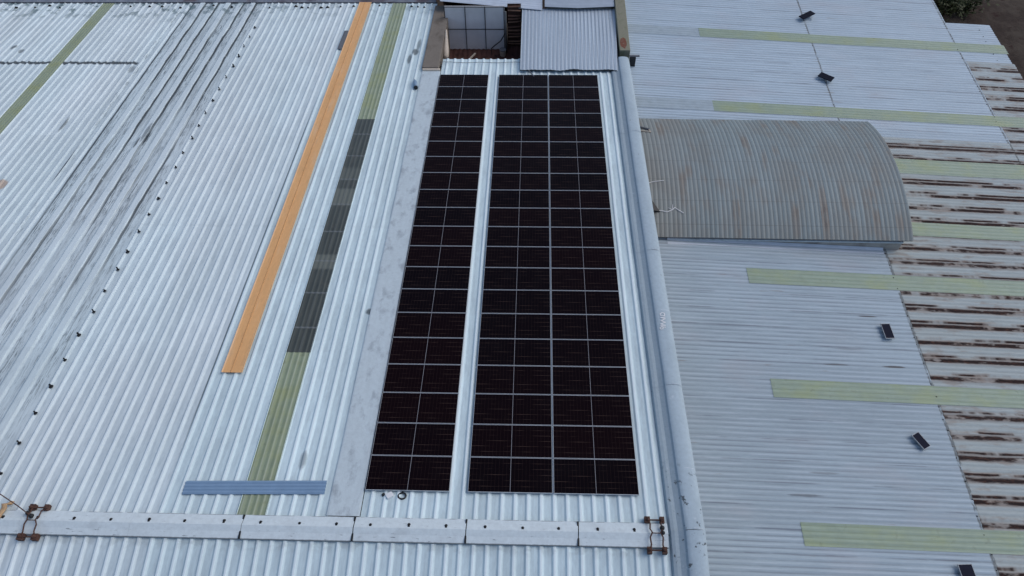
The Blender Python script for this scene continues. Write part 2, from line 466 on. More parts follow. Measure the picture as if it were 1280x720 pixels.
def fine_sheet(mb, ua, ub, va, vb, h=0, step=1.6, jt=.010):
    """corrugation across v, ribs along u (local x)"""
    prof = fine_profile(va, vb); n = max(1, int((ub - ua)/step) + 1); rows = []
    for i in range(n+1):
        u = ua + (ub - ua)*i/n
        rows.append([(u, v, hh + h + jit(u, v, jt)) for v, hh in prof])
    mb.grid(rows); return mb

# ------------------------------------------------------------------ LEFT WAREHOUSE
RL = (-SL, 0, 0)      # local x, y up the slope direction (away), z normal
RF = (SL, 0, 0)
left = empty('warehouse', 'long white ribbed metal warehouse roof under the solar panels, crossed by a ridge cap', 'warehouse')
GA, GB = (-20.20, -19.52), (-3.46, -2.68)     # long skylight strips
mb = MB()
for xa, xb in ((-34, GA[0]), (GA[1], GB[0]), (GB[1], -.92)): big_sheet(mb, xa, xb, .02, 31.25)
big_sheet(mb, -.02, 8.46, .02, 25.1)
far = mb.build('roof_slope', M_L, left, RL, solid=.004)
mb = MB(); big_sheet(mb, -34, 8.46, -9, -.02)
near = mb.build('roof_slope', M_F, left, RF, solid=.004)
near['label'] = 'near roof slope below the ridge cap'

def strip_profile(xa, xb):
    n = 22; return [(xa + (xb-xa)*i/n, .018*(.5 - .5*math.cos(2*math.pi*i/n*4.5)) + .012) for i in range(n+1)]
def strip(xa, xb, ya, yb, mat, name, label=None, h=0):
    mb = MB(); pr = strip_profile(xa, xb); n = max(2, int((yb-ya)/1.2)); rows = []
    for i in range(n+1):
        y = ya + (yb-ya)*i/n; rows.append([(x, y, z + h + jit(x, y, .012)) for x, z in pr])
    o = mb.grid(rows).build(name, mat, left, RL, solid=.004)
    if label: o['label'] = label
strip(GA[0]-.03, GA[1]+.03, .3, 31.25, M_GREEN_L, 'skylight', 'green fibreglass skylight strip at far left')
strip(GB[0]-.03, GB[1]+.03, .25, 6.1, M_GREEN_L, 'skylight', 'near green length of the skylight strip')
strip(GB[0]-.03, GB[1]+.03, 6.05, 19.65, M_DARKPOLY, 'skylight', 'black length of the skylight strip, dark interior painted in', .006)
strip(GB[0]-.03, GB[1]+.03, 19.6, 31.25, M_GREEN_L, 'skylight', 'far green length of the skylight strip')

# flat cement strip beside the array, and the stained parapet that carries on from it
mb = MB(); pr = [(-.96, .0), (-.955, .04), (-.9, .048), (-.1, .048), (-.045, .04), (-.04, .0)]; rows = []
for i in range(21):
    y = .34 + (23.9-.34)*i/20; rows.append([(x + .02*mnoise.noise(Vector((x, y*.5, 1))), y, z + .012*mnoise.noise(Vector((x*3, y*.7, 5)))) for x, z in pr])
mb.grid(rows).build('cement_strip', M_FLAT, left, RL)
mb = MB(); mb.box(-.98, -.14, 24.02, 30.7, -3, .16)
mb.build('parapet', M_BROWN, left, RL, bevel=.03)
mb = MB(); mb.box(-.94, -.06, 23.86, 24.0, -.05, .12)
mb.build('parapet', M_CREAM, left, RL, bevel=.015)['label'] = 'small cream cement lip at the foot of the brown parapet'

# ridge cap pieces
xs = [-34.05 + .0]
joints = [-34.0, -31.0, -27.9, -24.8, -21.75, -18.65, -15.55, -12.46, -9.37, -6.29, -3.21, -.13, 2.94, 5.98, 8.40]
for a, b in zip(joints[:-1], joints[1:]):
    mb = MB(); rows = []
    g = .013 if a > -4 else .002
    for y, z in ((-.36, .055), (-.355, .078), (-.16, .098), (-.05, .128), (0, .140), (.05, .132), (.16, .106), (.31, .080), (.315, .055)):
        rows.append([(a+g + (b-a-2*g)*i/6 + .03*y, y + .008*mnoise.noise(Vector((a+i, y*3, 2))), z - abs(y)*SA + .004*mnoise.noise(Vector((a+i*.7, y*4, 7)))) for i in range(7)])
    cap = mb.grid(rows).build('ridge_cap', M_RIDGE, left, solid=.012)
    mb = MB(); mb.box(a-.03, a+.02, -.35, .30, .03, .08)
    if a > -4: mb.build('joint_strip', M_DARK, cap)
    x = a + .5
    while x < b - .2:
        if -12 < x < 8.0:
            bx = x + rnd.uniform(-.06, .06); y = .10 + rnd.uniform(-.02, .02)
            q = MB(); q.dome((bx, y, .100), .044, .05); q.box(bx-.03, bx+.03, y-.075, y-.02, .09, .128)
            q.build('bolt', M_BOLT, cap)
        x += 1.03
# roof bolts: one purlin line, the eave row
def bolt(x, y, h=.042, r=.05, hh=.06, mat=None):
    q = MB(); q.dome((0, 0, -.008), r, .02); q.tube([(0,0,0), (0,0,hh)], r*.45, 6)
    return q.build('roof_bolt', mat or M_BOLT, left, RL, loc=(x, y*CA + h*SA, -y*SA + h*CA))
y = 1.45
while y < 29:
    bolt(-10.70 + (y*.004) + rnd.uniform(-.04, .04), y + rnd.uniform(-.05, .05), .052, rnd.choice((.05, .06, .075)), rnd.choice((.07, .1, .12)))
    y += 1.035
for x in (-25, -23.9, -23.2, -22.5, -18.4, -17.3, -16.5, -15.4, -13.5, -12.5, -10.2, -9.1, -8.5, -8.1, -7.5, -7.0, -6.4, -5.7, -4.2, -2.2, -1.9, -1.5):
    k = round((x - X0)/PITCH); bolt(X0 + k*PITCH, 30.75 + rnd.uniform(-.15, .15), .052, rnd.choice((.07, .09, .11)), .05)
# gable flashing: upstand and rounded capping in lengths, on the wall of the right-hand side
fj = [-9, -6.2, -3.1, .06, 1.87, 4.8, 7.9, 10.9, 14.2, 18.5, 22.1, 24.9]
UP = [(8.43, .03), (8.47, .09), (8.56, .11), (8.66, .10), (8.80, .16), (8.86, .225)]
CP = [(8.845, .215), (8.88, .238), (8.95, .252), (9.05, .258), (9.16, .250), (9.26, .226), (9.34, .185), (9.385, .13), (9.39, -.05)]
caps = []
for i, (a, b) in enumerate(zip(fj[:-1], fj[1:])):
    def rowset(prof, e):
        rows = []
        for k in range(5):
            y = a + (b + .05 - a)*k/4 if b > 0 else a + (b - a)*k/4
            rows.append([(x + .008*mnoise.noise(Vector((x, y*.8, 4))), y, z + e + .006*mnoise.noise(Vector((x*3, y*.9, i)))) for x, z in prof])
        return rows
    e = .008*(i % 2); rt = RL if a > 0 else RF
    up = MB().grid(rowset(UP, e)).build('upstand', M_GALV_SHADED, left, rt)
    cp = MB().grid(rowset(CP, e)).build('capping', M_GALV, left, rt, smooth=True)
    caps.append(cp)
    j = MB(); pr = [(x, z + e + .011) for x, z in CP[3:7]]
    j.grid([[(x, a + .02, z) for x, z in pr], [(x, a + .042, z) for x, z in pr]])
    if a > 0: j.build('joint_seal', M_JOINT, cp)
# handwriting in white paint on the capping
def ribbon(pts, w, h=.272):
    mb = MB()
    for (x0, y0), (x1, y1) in zip(pts[:-1], pts[1:]):
        d = Vector((x1-x0, y1-y0)); d.normalize(); n = Vector((-d.y, d.x))*w*.5; d = d*w*.3
        mb.face([(x0-d.x+n.x, y0-d.y+n.y, h), (x0-d.x-n.x, y0-d.y-n.y, h), (x1+d.x-n.x, y1+d.y-n.y, h), (x1+d.x+n.x, y1+d.y+n.y, h)]); h += .0006
    return mb
w1 = [(9.121,7.071),(9.048,7.080),(8.973,7.069),(8.932,7.030),(8.963,6.982),(9.023,6.993),(9.045,7.051),(9.013,7.098),(8.965,7.127),(9.130,7.149),(8.973,7.204),(9.146,7.285),(9.004,7.341),(9.157,7.441),(9.004,7.478),(9.157,7.510)]
w2 = [(9.068,7.578),(9.016,7.587),(9.009,7.656),(9.075,7.707),(9.148,7.689),(9.163,7.619),(9.134,7.569),(9.098,7.579)]
wm = MB()
for pts in (w1, w2):
    r_ = ribbon([(x, y/CA) for x, y in pts], .036); i0 = len(wm.v); wm.v += r_.v; wm.f += [tuple(i0+k for k in f) for f in r_.f]
# drape the strokes onto the rounded cap
def capz(x):
    for (a, za), (b, zb) in zip(CP[:-1], CP[1:]):
        if a <= x <= b: return za + (zb-za)*(x-a)/(b-a)
    return .2
wm.v = [(x, y, capz(x) + .022 + (z - .272)) for x, y, z in wm.v]
wt = wm.build('painted_writing', M_WHITE, caps[5], None)
# walls of the left warehouse
mb = MB(); mb.box(9.05, 9.30, -9, 24.9, -11, -.0)
# gable wall follows the roof: two boxes sheared by hand
def gable(x0, x1, y0, y1, zt0, zt1, zb=-11):
    m = MB(); i = 0
    m.v = [(x0,y0,zb),(x1,y0,zb),(x1,y1,zb),(x0,y1,zb),(x0,y0,zt0),(x1,y0,zt0),(x1,y1,zt1),(x0,y1,zt1)]
    m.f = [(3,2,1,0),(4,5,6,7),(0,1,5,4),(1,2,6,5),(2,3,7,6),(3,0,4,7)]; return m
gable(9.05, 9.28, 0, 24.6, .08, -3.2).build('wall', M_WALL, left)
gable(9.05, 9.28, -8.8, 0, -1.1, .08).build('wall', M_WALL, left)
MB().box(-33.8, -.98, 30.7, 30.95, -11, -4.35).build('wall', M_WALL, left)
MB().box(-.98, 8.9, 24.55, 24.75, -11, -3.5).build('wall', M_WALL, left)
MB().box(-33.8, 9.0, -8.8, -8.6, -11, -1.3).build('wall', M_WALL, left)
MB().box(-33.9, -33.7, -8.6, 30.7, -11, -4.4).build('wall', M_WALL, left)
# eave gutter
mb = MB(); mb.box(-34, -1.0, 31.28, 31.42, -4.50, -4.46); mb.box(-34, -1.0, 31.42, 31.46, -4.50, -4.34); mb.box(-34, -1.0, 31.24, 31.28, -4.50, -4.36)
mb.build('eave_gutter', simple('gutter_zinc', (.16, .18, .21), .6, var=.4, sc=1.2, dark=(.05, .02, .02), dk=.8), left)

# ------------------------------------------------------------------ roof behind the eave
nb = empty('neighbour_roof', 'dull grey metal roof beyond the dark gutter at the far left edge', 'roof', (-17, 31.76, -4.42))
mb = MB(); rows = []
for i in range(3): rows.append([(-17 + 16*k/80*1.0 + 0, i*5, .2*i + .03*(k % 2)) for k in range(81)])
rows = [[(x - 0, y, z) for x, y, z in r] for r in rows]
mb.grid([[(-17 + 32.9*k/160, y0, .06*y0 + (.03 if k % 4 in (1, 2) else 0)) for k in range(161)] for y0 in (-.28, 3, 8, 14)])
mb.build('roof_sheet', simple('dull_grey_sheet', (.20, .23, .28), .6, var=.4, sc=.9, dark=(.07, .03, .03), dk=.7), nb, solid=.01)
mb = MB(); mb.box(-17, 15.9, -.1, .1, -6.5, -.05); mb.build('wall', M_WALL, nb)

# ------------------------------------------------------------------ SOLAR PANELS
PW, PH = 2.386, 1.098
def panel_proto(label, group):
    root = empty('solar_module', label, 'solar panel', group=group)
    mb = MB(); t = .0095; a, b = PW/2, PH/2; z0, z1 = -.035, .006
    # frame bars butted end to end
    mb.box(-a, a, -b, -b+t, z0, z1); mb.box(-a, a, b-t, b, z0, z1)
    mb.box(-a, -a+t, -b+t, b-t, z0, z1); mb.box(a-t, a, -b+t, b-t, z0, z1)
    mb.build('frame', M_FRAME, root)
    mb = MB(); mb.box(-a+t, a-t, -b+t, b-t, -.02, 0)
    mb.build('glass', M_CELL, root)
    mb = MB(); mb.box(-.006, .006, -b+t, b-t, .0005, .002)
    mb.build('centre_line', M_BUS, root)
    return root
ORD = ['first','second','third','fourth','fifth','sixth','seventh','eighth','ninth','tenth','eleventh','twelfth','thirteenth','fourteenth','fifteenth','sixteenth','seventeenth','eighteenth','nineteenth','twentieth']
proto = None
Y0 = 1.10/CA - .0
for ci, (xc, words) in enumerate(((1.195, 'single left column'), (4.100, 'left half of the double array'), (6.524, 'right half of the double array'))):
    for r in range(20):
        if r == 0: w = 'nearest the ridge'
        elif r == 19: w = 'farthest from the ridge'
        else: w = ORD[r] + ' up from the ridge'
        lab = 'black solar panel in the %s, %s' % (words, w)
        o = proto if proto is None and False else (copy_thing(proto, lab) if proto else panel_proto(lab, 'solar panels laid in long columns'))
        if proto is None: proto = o
        yy = Y0 + r*1.1165 + PH/2; h = .104
        o.location = (xc, yy*CA + h*SA, -yy*SA + h*CA); o.rotation_euler = (-SL + rnd.uniform(-.0016, .0016), rnd.uniform(-.0012, .0012), rnd.uniform(-.0008, .0008))

# cable ends below the near edge of the single column
jb = empty('junction_box', 'small white junction box poking out under the nearest left solar panel', 'junction box', (.70, .98, -.13), RL)
q = MB(); q.box(-.10, .10, -.09, .07, 0, .09); q.build('box_body', M_WHITE, jb, bevel=.015, rot=(0, 0, .6))
q = MB(); q.dome((-.17, .02, 0), .06, .08); q.build('gland', M_CONDUIT, jb)
cr = MB(); cr.tube([(.11*math.cos(t), .09*math.sin(t), .035 + .01*math.sin(t*2)) for t in [k*math.pi/8 for k in range(0, 17)]], .024, 8)
cr.tube([(.0, .1, .04), (.02, .25, .05), (.03, .5, .03)], .02, 6)
o = cr.build('cable_coil', M_CONDUIT, None, RL, (1.06, .97, -.125), smooth=True); tag(o, 'black coil of cable beside the white junction box', 'cable')

# ------------------------------------------------------------------ loose things on the left roof
def on_L(x, y, h): return (x, y, -y*math.tan(SL) + h/CA)
mb = MB(); ya, yb = 0, (31.0-5.11)/CA
pr = [(-.345, .008), (-.335, .03), (-.30, .014), (-.05, .012), (-.03, .032), (-.01, .012), (.30, .014), (.335, .03), (.345, .008)]
rows = []
for i in range(27):
    y = ya + (yb-ya)*i/26; rows.append([(x + .015*mnoise.noise(Vector((0, y*.2, 9))), y, z + .006*mnoise.noise(Vector((x*2, y*.5, 2)))) for x, z in pr])
o = mb.grid(rows).build('metal_strip', M_ORANGE, None, RL, on_L(-5.015, 5.11, .068), solid=.003)
tag(o, 'long orange folded metal strip lying down the white roof ribs', 'metal strip')
mb = MB(); n = 40; rows = []
for i in range(3): rows.append([(-2.03 + 4.06*i/2, -.21 + .42*k/n, .022*(.5 - .5*math.cos(2*math.pi*k/n*4)) + .004) for k in range(n+1)])
o = mb.grid(rows).build('roofing_sheet', M_BLUE, None, (-SL, 0, R(1.2)), on_L(-3.17, 1.14, .045), solid=.003)
tag(o, 'short blue ribbed roofing sheet laid crosswise near the ridge cap', 'roofing sheet')
mb = MB(); mb.grid([[(-.12, y, .004 + .012*math.sin(y*3)), (0, y, .012), (.115, y, .004)] for y in (0, .5, 1, 1.5, 1.97)])
o = mb.build('metal_offcut', M_SCRAP, None, RL, on_L(-5.50, 25.75, .068), solid=.004)
tag(o, 'dark grey offcut tucked against the far part of the orange strip', 'offcut')
# blue-grey bottle
bt = empty('plastic_bottle', 'small bluish plastic bottle lying on the rib by the cement strip', 'bottle', on_L(-1.07, 22.05, .10), (-SL, 0, R(12)))
q = MB(); q.tube([(0, 0, .02), (0, .03, .02), (0, .5, .02), (0, .62, .02), (0, .70, .02)], [.06, .1, .1, .06, .035], 12); q.build('bottle_body', simple('blue_plastic', (.20, .30, .42), .3, .5, var=.3, sc=8), bt, smooth=True)
q = MB(); q.tube([(0, -.06, .02), (0, -.003, .02)], .1, 12); q.build('base', M_DARK, bt)
q = MB(); q.tube([(0, .702, .02), (0, .76, .02)], .042, 10); q.build('cap', M_WHITE, bt)

# ridge brackets: rusty strap frames clamped across the ridge cap
def bracket(x, label, lean=0.0):
    t = empty('ridge_bracket', label, 'bracket', (x, 0, 0))
    for sx in (-.19, .19):
        q = MB(); q.tube([(sx, .37, .10), (sx*.75, .25, .17), (sx*.85, .10, .2), (sx*.6, 0, .23), (sx*.9, -.12, .19), (sx*.8, -.3, .15), (sx, -.43, .08)], .021, 6); q.build('strap', M_RUSTY, t)
    for y, z in ((.37, .11), (-.43, .09)):
        q = MB(); q.tube([(-.22, y, z), (.22, y, z)], .022, 6); q.build('cross_bar', M_RUSTY, t)
    q = MB(); q.tube([(-.12, -.02, .235), (.12, -.02, .235)], .014, 6); q.build('cross_bar', M_RUSTY, t)
    for sx in (-.2, .2):
        for y in (.38, -.43):
            q = MB(); w_ = .07 + rnd.uniform(-.012, .015); q.box(sx-w_, sx+w_, y-.085, y+.085, -.02, .12); q.tube([(sx, y, .12), (sx + rnd.uniform(-.03, .03), y + rnd.uniform(-.03, .03), .21)], [.05, .035], 6); q.build('foot', M_RUSTY, t)
    return t
b1 = bracket(-9.0, 'rusty ridge bracket at the left with a thin stay rod tied to it')
b2 = bracket(8.06, 'rusty ridge bracket beside the grey gable flashing')
q = MB(); q.dome((.17, .14, .17), .07, .08); q.build('clamp_nut', M_DARK, b2)
q = MB(); q.dome((.17, .0, .2), .06, .08); q.build('clamp_nut', M_DARK, b2)
q = MB(); q.dome((-.05, .1, .2), .07, .08); q.build('clamp_nut', M_DARK, b1)
q = MB(); q.dome((-.22, .2, .14), .07, .08); q.build('clamp_nut', M_DARK, b1)
q = MB(); q.tube([(-9.06, .1, .24), (-9.5, .35, .3), (-10.9, 1.05, .36), (-12.5, 1.8, .2)], .014, 6)
tag(q.build('stay_rod', M_RUSTY), 'thin rod running from the left rusty bracket out of frame', 'rod')
q = MB(); rows = []
for i in range(8): rows.append([(-10.02 + .07*math.cos(k/7*5) + .03*mnoise.noise(Vector((i, k, 1))) + .02*i, .02 + i*.075, .14 + .05*math.sin(k/7*5) + .03*mnoise.noise(Vector((i*.7, k*.7, 4))) + (.10 if i > 4 else 0) - .03*i*(i > 5)) for k in range(8)])
tag(q.grid(rows).build('rag', M_CLOTH, solid=.01, smooth=True), 'faded orange rag slumped over the ridge cap at the left edge', 'rag')

# ------------------------------------------------------------------ RIGHT WAREHOUSE
OR_ = (9.4, 0, -3.6); RR = (0, SR, 0)
right = empty('warehouse', 'wide grey corrugated warehouse roof on the right, rusting at its outer side', 'warehouse', OR_, RR)
CB = math.cos(SR)
def U(x): return (x - 9.4)/CB
def rsheet(xa, xb, va, vb, mat, h, name='roof_sheet', label=None):
    o = fine_sheet(MB(), U(xa), U(xb), va, vb, h).build(name, mat, right, solid=.004)
    if label: o['label'] = label
    return o
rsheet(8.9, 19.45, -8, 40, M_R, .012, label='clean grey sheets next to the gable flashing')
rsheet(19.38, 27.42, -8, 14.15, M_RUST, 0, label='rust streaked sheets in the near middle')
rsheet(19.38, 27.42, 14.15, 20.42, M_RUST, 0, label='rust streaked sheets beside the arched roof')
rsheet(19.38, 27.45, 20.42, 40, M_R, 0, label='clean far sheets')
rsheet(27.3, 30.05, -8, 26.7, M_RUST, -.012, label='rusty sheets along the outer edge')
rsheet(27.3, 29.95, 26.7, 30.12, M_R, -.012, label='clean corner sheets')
def rsky(x0, x1, v0, v1, label):
    n = int(round((v1-v0)/PR)); v1 = v0 + n*PR
    for a, b, h in ((x0, min(x1, 19.42), .026), (19.36, min(x1, 27.36), .014), (27.28, min(x1, 30.08), .002)):
        a = max(a, x0)
        if b - a > .3:
            rsheet(a, b, v0, v1, M_GREEN_R, h, 'skylight', label)
rsky(13.4, 30.05, 27.50, 28.3, 'farthest green skylight strip')
rsky(13.35, 30.2, 21.6, 22.4, 'green skylight strip just beyond the arched roof')
rsky(19.45, 30.2, 18.0, 18.9, 'green skylight strip behind the arched roof end')
rsky(19.45, 30.2, 14.25, 15.1, 'green skylight strip by the near end of the arched roof')
rsky(13.35, 30.2, 11.30, 12.1, 'green skylight strip just this side of the arched roof')
rsky(13.40, 30.2, 6.2, 6.95, 'green skylight strip in the middle of the near roof')
rsky(13.42, 30.2, .93, 1.70, 'nearest green skylight strip')
for v0 in (27.50, 21.6):
    rsheet(9.2, 13.37, v0, v0 + 4*PR, M_PATCH, .024, 'patch_sheet', 'dull grey sheet continuing a skylight strip')
# seam bolts
def rbolt(x, v, h=.03, r=.028):
    q = MB(); q.dome((U(x), v, h), r, .03, 7); return q
v = -1.0; q = MB(); k = 0
while v < 13.2:
    o = rbolt(19.40 + rnd.uniform(-.03, .03), v, .03, rnd.uniform(.015, .032)).build('roof_bolt', M_BOLT, right); v += PR*2 + rnd.uniform(-.06, .3)
for x, va, vb, st in ((27.34, 20.6, 30, .42), (19.40, 21.5, 31.5, .5), (29.2, 26.9, 29.8, .45)):
    v = va
    while v < vb: rbolt(x + rnd.uniform(-.03, .03), v, .016, rnd.uniform(.015, .03)).build('roof_bolt', M_BOLT, right); v += st + rnd.uniform(-.1, .15)
# outer walls
MB().box(U(29.7), U(29.9), -7.8, 30.0, -6, -.06).build('wall', M_WALL, right)
MB().box(U(27.0), U(27.2), 30.0, 39.5, -6, -.06).build('wall', M_WALL, right)
MB().box(0.2, U(29.6), -7.9, -7.7, -6, -.06).build('wall', M_WALL, right)
MB().box(0.2, U(27), 39.5, 39.7, -6, -.06).build('wall', M_WALL, right)

# arched roof standing on the right-hand roof
arch = empty('arched_roof', 'arched grey corrugated roof with brown rust stains set on the right warehouse', 'arched roof', (9.35, 13.34, -3.44), (0, R(.6), 0))
XL = 20.33 - 9.35; CH = 7.26; RISE = .78
rad = (CH*CH/4 + RISE*RISE)/(2*RISE); cz = RISE - rad; ha = math.asin(CH/2/rad)
rows = []; n = int(XL/PR*6)
for i in range(37):
    t = -ha + 2*ha*i/36; row = []
    for k in range(n+1):
        x = XL*k/n; a = .013*(.5 - .5*math.cos(2*math.pi*x/PR)); r_ = rad + a + .010*mnoise.noise(Vector((x*.6, t*6, 1)))
        ex = .0
        row.append((x, CH/2 + r_*math.sin(t), cz + r_*math.cos(t)))
    rows.append(row)
MB().grid(rows).build('curved_sheet', M_BARREL, arch, solid=.006)
# walls beneath: near side, far side and the arched end
M_GREYW = simple('grey_side_wall', (.36, .35, .33), .7, var=.3, sc=1.5, dark=(.09, .075, .065), dk=.6)
MB().box(.55, XL-.30, .10, .22, -1.3, -.03).build('side_wall', M_GREYW, arch)
MB().box(.1, XL-.35, CH-.34, CH-.22, -1.3, -.03).build('side_wall', M_GREYW, arch)
mb = MB(); pts = []
for i in range(17):
    t = -ha*.93 + 2*ha*.93*i/16; pts.append((CH/2 + (rad-.03)*math.sin(t), cz + (rad-.03)*math.cos(t)))
prof = [(pts[0][0], -1.3)] + pts + [(pts[-1][0], -1.3)]
for x in (XL-.35, XL-.23): mb.face([(x, y, z) for y, z in prof])
for i in range(len(prof)):
    (ya_, za_), (yb_, zb_) = prof[i], prof[(i+1) % len(prof)]
    mb.face([(XL-.35, ya_, za_), (XL-.23, ya_, za_), (XL-.23, yb_, zb_), (XL-.35, yb_, zb_)])
mb.build('end_wall', M_GREYW, arch)
MB().box(.3, XL-.02, .02, .07, -.06, -.012).build('eave_trim', simple('eave_trim', (.14, .12, .11), .7, var=.4), arch)
MB().box(1.0, XL-.34, .02, .097, -.20, -.14).build('ledge', M_FLAT, arch)
rows = [[(10.25 - 9.35 + 9.1*k/24, y, -.175 - (.9 + 9.1*k/24)*math.tan(R(3.0)) + z) for k in range(25)] for y, z in ((.09, .13), (.0, .045), (-.22, .04))]
MB().grid(rows).build('apron', M_APRON, arch, solid=.003)
# sealant cracks, slate and stub at its left end
def archz(y): return cz + math.sqrt(rad*rad - (y - CH/2)**2) + .024
def arch_line(pts, w, name, mat):
    mb = MB()
    for (x0, y0), (x1, y1) in zip(pts[:-1], pts[1:]):
        mb.tube([(x0, y0, archz(y0)), (x1, y1, archz(y1))], w, 5)
    return mb.build(name, mat, arch)
arch_line([(.35, 1.0), (.62, 1.08), (.9, 1.02), (1.13, 1.12), (1.22, 1.22), (1.42, 1.08), (1.58, .98)], .022, 'sealant_line', M_SEAL)
arch_line([(.18, 2.38), (.45, 2.46), (.85, 2.52)], .018, 'sealant_line', M_SEAL)
arch_line([(.95, 1.2), (1.12, 1.12), (1.15, 1.35)], .014, 'sealant_line', M_SEAL)
sl = MB(); sl.v = [(.18, .95, archz(.95)), (.20, 1.50, archz(1.5)), (.62, 1.02, archz(1.02)), (.18, .95, archz(.95)+.22), (.20, 1.50, archz(1.5)+.20), (.60, 1.02, archz(1.02)+.03)]
sl.f = [(0,1,2),(3,5,4),(0,3,4,1),(1,4,5,2),(2,5,3,0)]
o = sl.build('slate_piece', M_DARK, None, loc=(9.35, 13.34, -3.44)); tag(o, 'dark triangular scrap wedged between the gable flashing and the arched roof', 'scrap')
stb = empty('angle_bracket', 'small pale angle bracket sticking out by the far left corner of the arched roof', 'bracket', (9.35, 13.34, -3.44))
q = MB(); q.tube([(.12, 6.2, archz(6.2)+.01), (.55, 5.95, archz(5.95)+.01)], .05, 6); q.build('arm', M_SCRAP, stb)
q = MB(); q.tube([(.14, 5.85, archz(5.85)), (.62, 5.72, archz(5.72))], .03, 6); q.build('arm', M_CREAM, stb)
q = MB(); q.tube([(.52, 6.0, archz(6)), (.60, 5.70, archz(5.7))], .03, 6); q.build('arm', M_CREAM, stb)

# small solar lights standing on the right roof
def solar_light(x, v, rot, w, l, tilt, label):
    t = empty('solar_light', label, 'solar light', (x, v, -3.6 - (x-9.4)*math.tan(SR) + .03), (0, SR, rot), 'small solar lights on the right roof')
    th = Matrix.Rotation(tilt, 3, 'X')
    def bx(x0, x1, y0, y1, z0, z1, nm, mt, up=.14):
        q = MB(); q.box(x0, x1, y0, y1, z0, z1); q.v = [tuple(th @ Vector(p) + Vector((0, 0, up))) for p in q.v]; return q.build(nm, mt, t)
    a, b = w/2, l/2
    q = MB()
    q.box(-a, a, -b, -b+.02, -.03, .012); q.box(-a, a, b-.02, b, -.03, .012); q.box(-a, -a+.014, -b+.02, b-.02, -.03, .012); q.box(a-.014, a, -b+.02, b-.02, -.03, .012)
    q.v = [tuple(th @ Vector(p) + Vector((0, 0, .14))) for p in q.v]; q.build('frame', M_LIGHTFRAME, t)
    bx(-a+.014, a-.014, -b+.02, b-.02, -.03, .004, 'cell_face', M_CELL2)
    q = MB(); q.tube([(0, 0, -.02), (0, 0, .10)], .03, 8); q.build('post', M_LIGHTFRAME, t)
M_CELL2 = simple('blue_black_cells', (.014, .016, .030), .5, .03, var=.2)
M_CELLK = simple('black_lamp', (.010, .012, .022), .5, .03, var=.2)
def arm_light(x, v, rot, w, l, label):
    t = empty('solar_light', label, 'solar light', (x, v, -3.6 - (x-9.4)*math.tan(SR) + .03), (0, SR, rot), 'small solar lights on the right roof')
    q = MB(); q.box(-w/2, w/2, -l/2, l/2, .16, .20); q.build('cell_face', M_CELLK, t, bevel=.01)
    q = MB(); q.tube([(-.05, -.02, -.02), (0, 0, .16)], .028, 6); q.tube([(.12, -.3, -.02), (.05, -l*.3, .165)], .02, 6); q.build('post', M_LIGHTFRAME, t)
arm_light(19.55, 29.75, R(38), 1.0, .36, 'long black solar light on the far seam, beyond the farthest green strip')
arm_light(19.40, 24.45, R(52), .44, .72, 'black diamond-turned solar light between the two far green strips')
solar_light(18.32, 9.20, R(4), .36, .66, R(3), 'framed solar light between the arched roof and the middle green strip')
solar_light(18.24, 4.68, R(30), .32, .60, R(3), 'tilted solar light standing between the two nearest green strips')
solar_light(18.36, .22, R(4), .46, .62, R(3), 'solar light nearest the camera, cut by the bottom frame edge')

# ------------------------------------------------------------------ things round the opening at the far end
# parapet beyond the flashing
mp = empty('mossy_wall', 'narrow mossy cement wall top with a rust patch, beyond the gable flashing', 'wall', (9.2, 25.2, -3.0))
MB().box(-.27, .27, .0, 13, -8, 0).build('wall', M_MOSS, mp, bevel=.03)
q = MB(); q.face([(-.05 + (.17 + .06*mnoise.noise(Vector((math.cos(t), math.sin(t), 3))))*math.cos(t), .62 + (.45 + .16*mnoise.noise(Vector((math.cos(t)*2, math.sin(t)*2, 7))))*math.sin(t), .006) for t in [k*math.pi/10 for k in range(20)]]); q.build('rust_patch', M_RUSTSTAIN, mp)
cb = MB(); cb.box(9.40, 9.90, 24.72, 24.84, -3.06, -3.0)
tag(cb.build('steel_bar', M_SCRAP, None, bevel=.01), 'short grey steel bar sticking out right of the gable flashing end', 'bar')
for xa, xb, lab in ((8.26, 8.66, 'black block tucked under the front right corner of the lean-to roof'), (9.42, 9.72, 'dark block under the short grey steel bar')):
    q = MB(); z1 = -3.062 if xa > 9 else -3.10; q.box(xa, xb, 24.66 if xa > 9 else 23.75, 24.86 if xa > 9 else 23.95, -3.75 if xa > 9 else -3.25, z1); tag(q.build('packing_block', M_DARK, None, bevel=.01), lab, 'block')
# lean-to sheet roof
ln = empty('lean_to_shed', 'small lean-to with a fine ribbed grey sheet roof beside the dark opening', 'shed', (3.93, 23.6, -2.98), (R(-3.6), 0, 0))
LW, LD = 4.80, 5.65
prof = fine_profile(0, LW, .02, 6)
rows = []
for i in range(6):
    y = LD*i/5; rows.append([(v + .05*i*(v/LW), y + (.16*mnoise.noise(Vector((v*1.3, 0, 2))) if i == 0 else 0), z + .012*mnoise.noise(Vector((v, y*.5, 3)))) for v, z in prof])
M_LEAN = Mat('lean_to_sheet', .5, .35)
_n = M_LEAN.noise(8, .4, 1, 4); _f = M_LEAN.noise(9, 5, 4, 4, off=3)
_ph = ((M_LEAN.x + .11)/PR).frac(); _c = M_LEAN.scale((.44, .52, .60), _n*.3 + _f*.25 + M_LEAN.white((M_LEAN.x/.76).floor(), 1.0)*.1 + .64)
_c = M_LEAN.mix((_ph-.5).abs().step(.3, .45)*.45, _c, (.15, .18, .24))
M_LEAN = M_LEAN.out(_c, bump=_f, bs=.1)
MB().grid(rows).build('roof_sheet', M_LEAN, ln, solid=.005)
MB().box(.05, .15, .9, 5.3, -4, -.02).build('wall', M_DKRUST, ln)
